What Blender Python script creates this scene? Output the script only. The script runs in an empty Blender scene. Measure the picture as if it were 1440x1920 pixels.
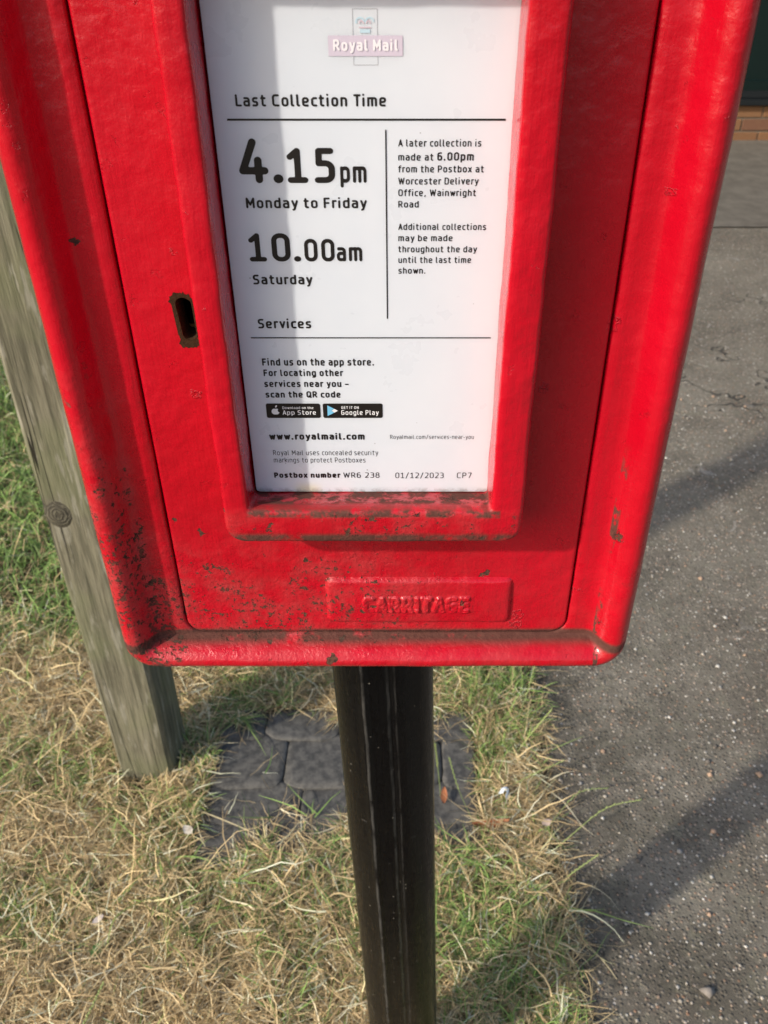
import bpy, bmesh, math, random
import numpy as np
from mathutils import Vector, noise

random.seed(7); RNG = np.random.default_rng(11)
SC = bpy.context.scene
COL = SC.collection

# ------------------------------------------------------------------ camera
cd = bpy.data.cameras.new("camera"); cam = bpy.data.objects.new("camera", cd); COL.objects.link(cam)
cam.location = (0, 0, 1.3)
cam.rotation_euler = (math.radians(90 - 35.967), 0, 0)
cd.sensor_fit = 'HORIZONTAL'; cd.sensor_width = 36.0; cd.lens = 41.0
cd.shift_x = -30 / 1440
cd.clip_start = 0.02; cd.clip_end = 800
cd.dof.use_dof = True; cd.dof.focus_distance = 0.47; cd.dof.aperture_fstop = 27
SC.camera = cam

# ------------------------------------------------------------------ light
SUN = Vector((-1.40, -1.0, 1.04)).normalized()          # towards the sun
world = bpy.data.worlds.new("World"); SC.world = world; world.use_nodes = True
wn = world.node_tree; wn.nodes.clear()
sky = wn.nodes.new('ShaderNodeTexSky'); sky.sky_type = 'NISHITA'; sky.sun_disc = False
sky.sun_elevation = math.asin(SUN.z); sky.sun_rotation = math.atan2(SUN.x, SUN.y)
sky.air_density = 1.0; sky.dust_density = 2.6; sky.ozone_density = 1.0
bg = wn.nodes.new('ShaderNodeBackground'); bg.inputs[1].default_value = 0.15
wo = wn.nodes.new('ShaderNodeOutputWorld')
wn.links.new(sky.outputs[0], bg.inputs[0]); wn.links.new(bg.outputs[0], wo.inputs[0])
sd = bpy.data.lights.new("sun", 'SUN'); sd.energy = 2.9; sd.angle = math.radians(1.7); sd.color = (1.0, 0.94, 0.84)
so = bpy.data.objects.new("sun", sd); COL.objects.link(so)
so.rotation_euler = SUN.to_track_quat('Z', 'Y').to_euler(); so.location = (-3, -2, 4)
SC.view_settings.view_transform = 'Standard'; SC.view_settings.look = 'None'
SC.view_settings.gamma = 1; SC.view_settings.use_curve_mapping = False
SC.view_settings.exposure = 0.38
SC.cycles.max_bounces = 6; SC.cycles.diffuse_bounces = 3; SC.cycles.glossy_bounces = 3

# ------------------------------------------------------------------ object helpers
def mesh_obj(name, verts, faces, mat, parent=None, smooth=False):
    me = bpy.data.meshes.new(name); me.from_pydata(verts, [], faces); me.update()
    if mat: me.materials.append(mat)
    if smooth:
        me.polygons.foreach_set('use_smooth', [True] * len(me.polygons))
    o = bpy.data.objects.new(name, me); COL.objects.link(o)
    if parent: o.parent = parent
    return o
def bm_obj(name, bm, mat, parent=None, smooth=False):
    me = bpy.data.meshes.new(name); bm.normal_update(); bm.to_mesh(me); bm.free()
    if mat: me.materials.append(mat)
    if smooth: me.polygons.foreach_set('use_smooth', [True] * len(me.polygons))
    o = bpy.data.objects.new(name, me); COL.objects.link(o)
    if parent: o.parent = parent
    return o
def tag(o, label, cat, group=None):
    o['label'] = label; o['category'] = cat
    if group: o['group'] = group
    return o
def empty(name, loc=(0, 0, 0)):
    o = bpy.data.objects.new(name, None); o.location = loc; o.empty_display_size = .05; COL.objects.link(o); return o
def under(parent, o):
    """parent keeping world coordinates (parents here are only translated)"""
    o.parent = parent; o.matrix_parent_inverse = parent.matrix_world.inverted() if False else \
        __import__('mathutils').Matrix.Translation(-parent.location)
    return o

# ------------------------------------------------------------------ node helpers
class N:
    def __init__(s, name):
        s.m = bpy.data.materials.new(name); s.m.use_nodes = True
        s.t = s.m.node_tree; s.t.nodes.clear()
        s.out = s.t.nodes.new('ShaderNodeOutputMaterial')
        s.b = s.t.nodes.new('ShaderNodeBsdfPrincipled'); s.t.links.new(s.b.outputs[0], s.out.inputs[0])
        g = s.t.nodes.new('ShaderNodeNewGeometry'); s.pos = g.outputs['Position']
    def link(s, v, sock):
        if isinstance(v, bpy.types.NodeSocket): s.t.links.new(v, sock)
        elif isinstance(v, (int, float)): sock.default_value = v if not hasattr(sock.default_value, '__len__') else (v,) * len(sock.default_value)
        else: sock.default_value = tuple(v) + ((1,) if len(v) == 3 and len(sock.default_value) == 4 else ())
    def math(s, op, a, b=0.0, c=0.0, clamp=False):
        n = s.t.nodes.new('ShaderNodeMath'); n.operation = op; n.use_clamp = clamp
        s.link(a, n.inputs[0]); s.link(b, n.inputs[1]); s.link(c, n.inputs[2]); return n.outputs[0]
    def map(s, scale=(1, 1, 1), loc=(0, 0, 0), vec=None):
        n = s.t.nodes.new('ShaderNodeMapping'); s.link(vec or s.pos, n.inputs[0])
        n.inputs['Scale'].default_value = scale; n.inputs['Location'].default_value = loc; return n.outputs[0]
    def noise(s, scale, detail=3, rough=.55, vec=None, dist=0):
        n = s.t.nodes.new('ShaderNodeTexNoise'); s.link(vec or s.pos, n.inputs['Vector'])
        n.inputs['Scale'].default_value = scale; n.inputs['Detail'].default_value = detail
        n.inputs['Roughness'].default_value = rough; n.inputs['Distortion'].default_value = dist
        return n.outputs[0]
    def vor(s, scale, feature='F1', vec=None, out=0, rand=1.0):
        n = s.t.nodes.new('ShaderNodeTexVoronoi'); n.feature = feature; s.link(vec or s.pos, n.inputs['Vector'])
        n.inputs['Scale'].default_value = scale; n.inputs['Randomness'].default_value = rand
        return n.outputs[out]
    def ss(s, x, a, b, lo=0.0, hi=1.0):
        n = s.t.nodes.new('ShaderNodeMapRange'); n.interpolation_type = 'SMOOTHSTEP'
        s.link(x, n.inputs[0]); s.link(a, n.inputs[1]); s.link(b, n.inputs[2]); s.link(lo, n.inputs[3]); s.link(hi, n.inputs[4])
        return n.outputs[0]
    def mix(s, f, a, b):
        n = s.t.nodes.new('ShaderNodeMix'); n.data_type = 'RGBA'
        s.link(f, n.inputs[0]); s.link(a, n.inputs[6]); s.link(b, n.inputs[7]); return n.outputs[2]
    def ramp(s, f, stops):
        n = s.t.nodes.new('ShaderNodeValToRGB'); s.link(f, n.inputs[0]); e = n.color_ramp.elements
        while len(e) < len(stops): e.new(.5)
        for k, (p, c) in enumerate(stops): e[k].position = p; e[k].color = (*c, 1)
        return n.outputs[0]
    def xyz(s, v=None):
        n = s.t.nodes.new('ShaderNodeSeparateXYZ'); s.link(v or s.pos, n.inputs[0]); return n.outputs
    def bump(s, h, strength=.5, dist=.001, normal=None):
        n = s.t.nodes.new('ShaderNodeBump'); s.link(h, n.inputs['Height'])
        n.inputs['Strength'].default_value = strength; n.inputs['Distance'].default_value = dist
        if normal: s.link(normal, n.inputs['Normal'])
        return n.outputs[0]
    def attr(s, name):
        n = s.t.nodes.new('ShaderNodeAttribute'); n.attribute_name = name; return n.outputs[0]
    def set(s, color=None, rough=None, normal=None, metal=None, spec=None, coat=None, coat_rough=None, sub=None):
        b = s.b
        if color is not None: s.link(color, b.inputs['Base Color'])
        if rough is not None: s.link(rough, b.inputs['Roughness'])
        if normal is not None: s.link(normal, b.inputs['Normal'])
        if metal is not None: s.link(metal, b.inputs['Metallic'])
        if spec is not None: s.link(spec, b.inputs['Specular IOR Level'])
        if coat is not None: s.link(coat, b.inputs['Coat Weight'])
        if coat_rough is not None: s.link(coat_rough, b.inputs['Coat Roughness'])
        return s.m

SPOTS = [(-.1134, .9956, .0019), (-.1278, 1.0045, .0015), (-.0421, .9062, .0025), (-.1497, 1.1642, .0022), (-.0267, 1.0170, .0020),
         (-.0135, 1.0275, .0018), (.0508, .9640, .0022), (-.0944, 1.0310, .0016), (-.1515, .9950, .0018)]
def red_paint():
    n = N('red_gloss_paint')
    x, y, z = n.xyz()
    big = n.noise(9, 3); mid = n.noise(55, 4, .6); fine = n.noise(420, 3, .6)
    # where the paint is worn: low on the box, more on the left, patchy
    low = n.ss(z, 1.035, .94)
    left = n.ss(x, .09, -.05, .12, 1.0)
    rail = n.math('MULTIPLY', n.ss(x, -.142, -.150), n.ss(z, 1.14, 1.0))
    w0 = n.math('MAXIMUM', n.math('MULTIPLY', low, left), rail)
    foot = n.math('MULTIPLY', n.math('MULTIPLY', n.ss(z, 1.036, 1.028), n.ss(z, 1.008, 1.012)), n.math('MULTIPLY', n.ss(x, .066, .060, 0, .8), n.ss(x, -.096, -.092)))
    w0 = n.math('MULTIPLY', n.math('MAXIMUM', w0, foot), n.math('MAXIMUM', n.ss(z, .908, .920, .35, 1), n.ss(x, -.12, -.14)))
    wear = n.math('MULTIPLY', w0, n.math('MULTIPLY', n.ss(big, .34, .54), n.ss(n.noise(45, 3, .6), .30, .62, .35, 1.15)))
    # tiny pits
    warp = n.noise(260, 3, .7)
    pitn = n.noise(330, 4, .65); pit2 = n.noise(110, 5, .7)
    th = n.ss(wear, 0.0, 1.0, .80, .560)
    pits = n.ss(pitn, th, n.math('ADD', th, .035))
    th2 = n.ss(wear, 0.0, 1.0, .84, .590)
    blot = n.ss(pit2, th2, n.math('ADD', th2, .02))
    # isolated flaked chips with crisp edges (voronoi cells picked at random)
    dv = n.map((1, 1, 1))
    mixv = n.t.nodes.new('ShaderNodeVectorMath'); mixv.operation = 'ADD'
    nz = n.t.nodes.new('ShaderNodeTexNoise'); nz.inputs['Scale'].default_value = 130; nz.inputs['Detail'].default_value = 5; nz.inputs['Roughness'].default_value = .65; n.t.links.new(n.pos, nz.inputs['Vector'])
    sc = n.t.nodes.new('ShaderNodeVectorMath'); sc.operation = 'SCALE'; sc.inputs[3].default_value = .016
    n.t.links.new(nz.outputs[1], sc.inputs[0]); n.t.links.new(n.pos, mixv.inputs[0]); n.t.links.new(sc.outputs[0], mixv.inputs[1])
    wv = mixv.outputs[0]
    v = n.t.nodes.new('ShaderNodeTexVoronoi'); v.inputs['Scale'].default_value = 62; n.t.links.new(wv, v.inputs['Vector'])
    cell = n.xyz(v.outputs['Color'])[0]; dist = v.outputs['Distance']
    rad = n.ss(cell, .84, 1.0, 0.0, .20)
    chip_edge = n.math('SUBTRACT', rad, dist)                      # >0 inside
    chip = n.ss(chip_edge, 0.0, .03)
    bare = n.math('MULTIPLY', chip, n.ss(n.xyz(v.outputs['Color'])[1], .58, .62))
    v2 = n.t.nodes.new('ShaderNodeTexVoronoi'); v2.inputs['Scale'].default_value = 150; n.t.links.new(wv, v2.inputs['Vector'])
    c2 = n.xyz(v2.outputs['Color']); e2 = n.math('SUBTRACT', n.ss(c2[0], n.ss(wear, 0, 1, .90, .45), 1.0, 0.0, .34), v2.outputs['Distance'])
    chip2 = n.ss(e2, 0.0, .04)
    bare2 = n.math('MULTIPLY', n.math('MULTIPLY', chip2, n.ss(c2[1], .5, .54)), n.ss(wear, .05, .45))
    # grime: lines that follow joints and the foot of the notice frame
    def band(coord, c, half, soft):
        d = n.math('ABSOLUTE', n.math('SUBTRACT', coord, c)); return n.ss(d, half + soft, half)
    g1 = n.math('MULTIPLY', band(z, .9160, .0018, .0035), n.ss(n.noise(38, 4, .7), .28, .46))
    g2 = n.math('MULTIPLY', n.math('MULTIPLY', band(z, 1.0133, .0018, .0035), band(x, -.014, .078, .004)), n.ss(n.noise(60, 4, .7), .30, .52, 0, 1))
    g3 = n.math('MULTIPLY', n.math('MULTIPLY', band(z, 1.030, .0012, .002), band(x, -.014, .066, .001)), n.ss(n.noise(90, 4, .7), .38, .55))
    g4 = n.math('MULTIPLY', n.math('MULTIPLY', n.ss(z, 1.06, 1.03), n.math('MULTIPLY', n.ss(x, .1195, .1203), n.ss(x, .1232, .1222))), n.ss(n.noise(75, 4, .7, n.map((1, 1, .6))), .47, .54))
    g5 = n.math('MULTIPLY', n.math('MULTIPLY', n.ss(z, 1.0, .92), band(x, -.147, .004, .006)), n.ss(n.noise(160, 4, .7), .5, .62))
    grime = n.math('MAXIMUM', n.math('MAXIMUM', g1, g2), n.math('MAXIMUM', g3, n.math('MAXIMUM', g4, g5)))
    wx, wy, wz = n.xyz(wv); spots = None
    for sx_, sz_, sr_ in SPOTS:
        dx_ = n.math('SUBTRACT', wx, sx_ + .008); dz_ = n.math('SUBTRACT', wz, sz_ + .008)
        dd = n.math('SQRT', n.math('ADD', n.math('MULTIPLY', dx_, dx_), n.math('MULTIPLY', dz_, dz_)))
        m_ = n.ss(dd, sr_ * 1.08, sr_ * .92); spots = m_ if spots is None else n.math('MAXIMUM', spots, m_)
    bare = n.math('MAXIMUM', bare, spots)
    chipped = n.math('MAXIMUM', n.math('MAXIMUM', bare, bare2), n.math('MAXIMUM', pits, n.math('MULTIPLY', blot, .9)))
    red = n.mix(n.ss(big, .3, .7), (.42, .0015, .0100), (.48, .0024, .0140))
    dust_sheen = n.math('MULTIPLY', n.math('MULTIPLY', n.math('MAXIMUM', wear, n.math('MULTIPLY', n.ss(z, .96, .90), .45)), n.ss(mid, .35, .62)), .42)  # dust on worn paint; lower down, pink sky reflection put into the colour
    red = n.mix(dust_sheen, red, (.34, .055, .05))
    scr_n = n.noise(34, 2, .5, n.map((9, 9, .9)))
    scr = n.math('MULTIPLY', n.ss(scr_n, .785, .80), n.ss(n.noise(14, 2), .55, .62))
    red = n.mix(n.math('MULTIPLY', scr, .35), red, (.7, .30, .28))
    brown = n.mix(n.ss(fine, .3, .7), (.030, .011, .007), (.12, .050, .028))
    col = n.mix(chipped, red, brown)
    col = n.mix(n.math('MULTIPLY', grime, .92), col, n.mix(fine, (.022, .013, .009), (.10, .052, .034)))
    bad = n.math('MAXIMUM', chipped, grime)
    rough = n.ss(bad, 0, 1, n.ss(mid, .3, .7, .22, .33), .8)
    rough = n.math('ADD', rough, n.math('MULTIPLY', dust_sheen, .5))
    brush = n.noise(60, 3, .6, n.map((9, 9, .8)))
    h = n.math('ADD', n.math('MULTIPLY', n.noise(70, 2, .5), n.ss(n.noise(8, 2), .35, .65, .5, 1.1)), n.math('MULTIPLY', brush, .15))
    h = n.math('ADD', h, n.math('MULTIPLY', n.noise(700, 2), .06)); h = n.math('ADD', h, n.math('MULTIPLY', n.noise(210, 3, .6), .20))
    rough_patch = n.ss(n.math('ADD', wear, n.math('MULTIPLY', n.ss(z, 1.08, .9), .35)), 0, 1, .15, 1.6)
    h = n.math('ADD', h, n.math('MULTIPLY', n.noise(330, 4, .65, None, .4), n.math('MULTIPLY', rough_patch, .34)))
    lip = n.math('MULTIPLY', n.ss(chip_edge, -.06, -.005), n.ss(chip_edge, .05, 0.0))
    lip = n.math('MULTIPLY', lip, n.ss(rad, .02, .05))
    h = n.math('ADD', h, n.math('MULTIPLY', lip, .3))
    h = n.math('SUBTRACT', h, n.math('MULTIPLY', n.math('MAXIMUM', chip, spots), .35))
    h = n.math('SUBTRACT', h, n.math('MULTIPLY', chip2, .3))
    h = n.math('SUBTRACT', h, n.math('MULTIPLY', n.math('MAXIMUM', pits, blot), .45))
    return n.set(col, rough, n.bump(h, .75, .0019), spec=.38, coat=n.ss(bad, 0, 1, .35, 0.0), coat_rough=.13)

def simple(name, col, rough=.5, metal=0, spec=.5):
    n = N(name); return n.set(col, rough, None, metal, spec)

RED = red_paint()

def black_post_mat():
    n = N('black_gloss_paint'); x, y, z = n.xyz()
    f = n.noise(300, 4, .7); s = n.noise(40, 3, .6, n.map((6, 6, .5)))
    spk = n.vor(170); vcol = n.vor(170, out=1)
    sp = n.math('MULTIPLY', n.ss(spk, .16, .08), n.ss(n.xyz(vcol)[0], .88, .9))
    scr = n.ss(n.noise(50, 3, .6, n.map((1, 1, 5))), .72, .74)
    col = n.mix(n.ss(f, .4, .75), (.0014, .0016, .0022), (.004, .0042, .0048))
    col = n.mix(n.math('MULTIPLY', sp, .6), col, (.30, .27, .22))
    col = n.mix(n.math('MULTIPLY', scr, .25), col, (.16, .15, .14))
    low = n.math('MULTIPLY', n.ss(z, .45, .05), n.ss(n.noise(30, 4), .4, .7))
    col = n.mix(n.math('MULTIPLY', low, .12), col, (.10, .075, .045))
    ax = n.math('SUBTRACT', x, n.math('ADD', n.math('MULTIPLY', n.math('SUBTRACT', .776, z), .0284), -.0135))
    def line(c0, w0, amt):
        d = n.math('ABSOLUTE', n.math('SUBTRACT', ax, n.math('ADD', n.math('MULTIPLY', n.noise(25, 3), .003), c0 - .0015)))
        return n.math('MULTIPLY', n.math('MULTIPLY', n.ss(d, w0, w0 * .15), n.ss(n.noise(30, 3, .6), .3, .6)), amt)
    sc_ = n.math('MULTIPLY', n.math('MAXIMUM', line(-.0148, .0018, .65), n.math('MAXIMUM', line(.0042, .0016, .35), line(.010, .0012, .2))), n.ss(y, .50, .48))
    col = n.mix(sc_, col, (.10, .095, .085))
    h = n.math('ADD', n.noise(60, 3), n.math('MULTIPLY', s, .6)); h = n.math('ADD', h, n.math('MULTIPLY', f, .25))
    return n.set(col, n.ss(s, .3, .7, .22, .36), n.bump(h, .4, .0012), spec=.26)
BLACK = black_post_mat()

# ------------------------------------------------------------------ lofted rounded-rectangle frames
def rr(xl, xr, zb, zt, r, y, n=0, nside=60, narc=14, nver=120, rt=None):
    """loop of points of a rounded rectangle in the x-z plane at depth y, counter-clockwise from lower left"""
    rt = r if rt is None else rt
    r = max(r, .0004); rt = max(rt, .0004); P = []
    def arc(cx, cz, rad, a0):
        for k in range(narc + 1):
            a = math.radians(a0 + 90 * k / narc); P.append((cx + rad * math.cos(a), y, cz + rad * math.sin(a)))
    def seg(a, b, m):
        for k in range(1, m): t = k / m; P.append((a[0] + (b[0] - a[0]) * t, y, a[1] + (b[1] - a[1]) * t))
    arc(xl + r, zb + r, r, 180); seg((xl + r, zb), (xr - r, zb), nside)
    arc(xr - r, zb + r, r, 270); seg((xr, zb + r), (xr, zt - rt), nver)
    arc(xr - rt, zt - rt, rt, 0); seg((xr - rt, zt), (xl + rt, zt), nside)
    arc(xl + rt, zt - rt, rt, 90); seg((xl, zt - rt), (xl, zb + r), nver)
    return P
def loft(rings, cap_last=False, cap_first=False, flip=False):
    m = len(rings[0]); V = [p for r in rings for p in r]; F = []
    for i in range(len(rings) - 1):
        for k in range(m):
            a, b = i * m + k, i * m + (k + 1) % m
            q = (a, b, b + m, a + m); F.append(q[::-1] if flip else q)
    if cap_last: F.append(tuple(range((len(rings) - 1) * m, len(rings) * m)))
    if cap_first: F.append(tuple(range(m))[::-1])
    return V, F
def wobble(V, amp=.0004, sc=30, seed=0):
    o = Vector((seed, seed * 1.7, seed * .3)); R = []
    for p in V:
        v = Vector(p); d = noise.noise_vector(v * sc + o) * amp + noise.noise_vector(v * sc * 4 + o) * amp * .35
        R.append(tuple(v + d))
    return R

box = empty('post_box', (-.0155, .50, 0))
tag(box, 'red cast-iron post box with a white collection notice, mounted on a black post', 'post box')

XL, XR, ZB, ZT = -.1735, .1425, .8940, 1.46
DL, DR, DB, DT = -.1325, .1035, .9165, 1.318
# casing: back, sides, proud rounded rail all round, sunk flat strip, reveal of the door opening
prof = [(0, 0, .585), (0, 0, .56), (0, 0, .50), (0, 0, .43), (0, 0, .405), (.0004, .0003, .3985), (.0016, .0013, .3935),
        (.0038, .0030, .3890), (.0065, .0051, .3862), (.0098, .0075, .3848), (.0130, .0098, .3855), (.0160, .0120, .3880),
        (.0185, .0137, .3915), (.0205, .0149, .3950), (.0222, .0157, .3975), (.0245, .0163, .3990), (.0275, .0167, .3997)]
rings = []
for ins, inb, y in prof:
    k = ins / .0275
    inb *= 1.27; rings.append(rr(XL + ins, XR - ins, ZB + inb, ZT - ins, max(.0225 - ins * .95, .0015), y, rt=max(.11 - ins, .05)))
gL, gR, gB, gT = DL - .0010, DR + .0009, DB - .0005, DT + .001
for t in (.5, .93, 1.0):
    xl = (XL + .0275) * (1 - t) + gL * t; xr = (XR - .0275) * (1 - t) + gR * t
    zb = (ZB + .0167 * 1.27) * (1 - t) + gB * t; zt = (ZT - .0275) * (1 - t) + gT * t
    rings.append(rr(xl, xr, zb, zt, .003 + .008 * t, .3999 if t < .99 else .4008, rt=.05 * (1 - t) + .010 * t))
rings.append(rr(gL, gR, gB, gT, .011, .412)); rings.append(rr(gL, gR, gB, gT, .011, .435))
V, F = loft(rings, cap_first=True)
o = mesh_obj('casing', wobble(V, .00045, 22), F, RED, smooth=True); under(box, o)
# dark inside of the box, behind the door
INSIDE = simple('unlit_iron_inside', (.012, .010, .009), .8)
V, F = loft([rr(gL - .002, gR + .002, gB - .002, gT + .002, .012, .4345, nside=4, nver=4), rr(gL - .002, gR + .002, gB - .002, gT + .002, .012, .55, nside=4, nver=4)], cap_last=True)
under(box, mesh_obj('inner_lining', V, F, INSIDE))
# hood with posting slot above the door
V, F = loft([rr(-.118, .087, 1.345, 1.432, .012, .3998, nside=20, nver=10), rr(-.117, .086, 1.346, 1.431, .012, .3840, nside=20, nver=10), rr(-.113, .082, 1.350, 1.427, .009, .3800, nside=20, nver=10),
             rr(-.100, .069, 1.372, 1.405, .006, .3795, nside=20, nver=10), rr(-.099, .068, 1.373, 1.404, .006, .381, nside=20, nver=10), rr(-.099, .068, 1.373, 1.404, .006, .44, nside=20, nver=10)])
under(box, mesh_obj('slot_surround', V, F, RED, smooth=True))

# door with keyhole
KEY = []
kc, kt, kb = (-.1041, 0), 1.1362, 1.1158
def keyloop(grow=0.0, y=.4, n=28):
    pts = []
    hw = .0036 + grow
    for k in range(n):
        a = 2 * math.pi * k / n; ca, sa = math.cos(a), math.sin(a)
        z0 = (kt - .0032) if sa >= 0 else (kb + .0025)
        w = hw if sa >= 0 else hw * .92
        dx = .0006 if sa < 0 else -.0004
        rr_ = 1 + .10 * math.sin(3 * a + 1) * (1 if grow > 0.0004 else .3)
        pts.append((kc[0] + dx + w * ca * rr_, y, z0 + (hw if sa >= 0 else hw * .85) * sa * rr_))
    return pts
dr = [(.0, .4145), (.0, .4030), (.0002, .4015), (.0007, .4005), (.0015, .4001), (.0026, .4000)]
rings = [rr(DL + i, DR - i, DB + i, DT - i, .010 - i * .5, y) for i, y in dr]
V, F = loft(rings, flip=False)
bm = bmesh.new()
vs = [bm.verts.new(p) for p in V]
for f in F: bm.faces.new([vs[k] for k in f])
m = len(rings[0]); outer = vs[-m:]
kr = [keyloop(.0006, .4000), keyloop(.0003, .4002), keyloop(.0, .4008), keyloop(0, .4135)]
kvs = [[bm.verts.new(p) for p in lp] for lp in kr]
for a, b in zip(kvs[:-1], kvs[1:]):
    for k in range(len(a)):
        bm.faces.new((a[k], a[(k + 1) % len(a)], b[(k + 1) % len(a)], b[k])).material_index = 1
edges = [bm.edges.get((outer[k], outer[(k + 1) % m])) or bm.edges.new((outer[k], outer[(k + 1) % m])) for k in range(m)]
kk = kvs[0]; edges += [bm.edges.get((kk[k], kk[(k + 1) % len(kk)])) for k in range(len(kk))]
res = bmesh.ops.triangle_fill(bm, use_beauty=True, use_dissolve=False, edges=edges)
bmesh.ops.recalc_face_normals(bm, faces=bm.faces)
flat = [g for g in res['geom'] if isinstance(g, bmesh.types.BMFace)]
for f in bm.faces: f.smooth = True
for f in flat: f.smooth = False
nr = N('rusty_bare_metal'); q = nr.noise(500, 4, .7)
RUST = nr.set(nr.mix(q, (.010, .006, .003), (.065, .033, .015)), .95, nr.bump(q, .8, .0008), spec=.12)
door = bm_obj('door', bm, RED); door.data.materials.append(RUST); under(box, door)
sub = lambda o: (setattr(o, 'parent', door), o)[1]

# rusty bare metal round the keyhole, brass lock face behind it
V = []; F = []
lo_, hi_ = keyloop(.0003, .39985, 56), []
for k in range(56):
    a = 2 * math.pi * k / 56
    g = .0006 + .0017 * max(0, -math.cos(a)) + .0024 * abs(noise.noise(Vector((math.cos(a) * 4.3, math.sin(a) * 4.3, 4)))) + .0008 * abs(noise.noise(Vector((math.cos(a) * 14, math.sin(a) * 14, 9))))
    if math.sin(a) > .2: g += .0011
    if math.sin(a) < -.6: g += .0030
    p = lo_[k]; hi_.append((p[0] + g * math.cos(a) * .75, .3998, p[2] + g * math.sin(a)))
V = lo_ + hi_; F = [(k, k + 56, (k + 1) % 56 + 56, (k + 1) % 56) for k in range(56)]
sub(mesh_obj('keyhole_rim', V, F, RUST))
BRASS = simple('dull_brass', (.35, .2, .07), .45, 1.0)
def add_box(bm, x0, x1, y0, y1, z0, z1):
    v = [bm.verts.new(p) for p in ((x0, y0, z0), (x1, y0, z0), (x1, y1, z0), (x0, y1, z0), (x0, y0, z1), (x1, y0, z1), (x1, y1, z1), (x0, y1, z1))]
    for f in ((0, 3, 2, 1), (4, 5, 6, 7), (0, 1, 5, 4), (1, 2, 6, 5), (2, 3, 7, 6), (3, 0, 4, 7)): bm.faces.new([v[k] for k in f])
    return v
bm = bmesh.new(); add_box(bm, -.1085, -.0995, .414, .424, 1.1120, 1.1172); add_box(bm, -.1085, -.0995, .440, .444, 1.1170, 1.1385)
sub(bm_obj('lock_plate', bm, BRASS))

# notice frame
FL, FR, FB, FT = -.0932, .0648, 1.0103, 1.297
il, ir, ib, it = -.0793, .0475, 1.0325, 1.281
fr = [(0, .4012), (0, .396), (0, .388), (0, .380), (.0001, .3745), (.0006, .3721), (.0016, .3706), (.003, .3701)]
rings = [rr(FL + i, FR - i, FB + i, FT - i, .0100 - i * .5, y) for i, y in fr]
for t in (.35, .7):
    rings.append(rr((FL + .003) * (1 - t) + il * t, (FR - .003) * (1 - t) + ir * t, (FB + .003) * (1 - t) + ib * t, (FT - .003) * (1 - t) + it * t, .010 * (1 - t) + .003 * t, .3700))
for i, y, b in ((.0014, .3701, .0014), (.0006, .3707, .0008), (.0001, .3720, .0002), (0, .375, 0), (-.0001, .381, -.0014), (-.0002, .387, -.0028), (-.0002, .3935, -.0042)):
    rings.append(rr(il + i * -1, ir + i, ib - b if b > 0 else ib + b, it + i, .0022, y))
V, F = loft(rings)
sub(mesh_obj('notice_frame', wobble(V, .0006, 34, 3), F, RED, smooth=True))

# maker's plate with worn raised letters
rings = [rr(-.0442 + i, .0672 - i, .9262 + i, .9612 - i, .004, y, nside=60, nver=24) for i, y in ((-.0008, .4003), (0, .3994), (.0008, .3983), (.0018, .3976), (.0032, .3973))]
V, F = loft(rings, cap_last=True)
sub(mesh_obj('maker_plate', wobble(V, .0004, 60, 8), F, RED, smooth=True))

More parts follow.
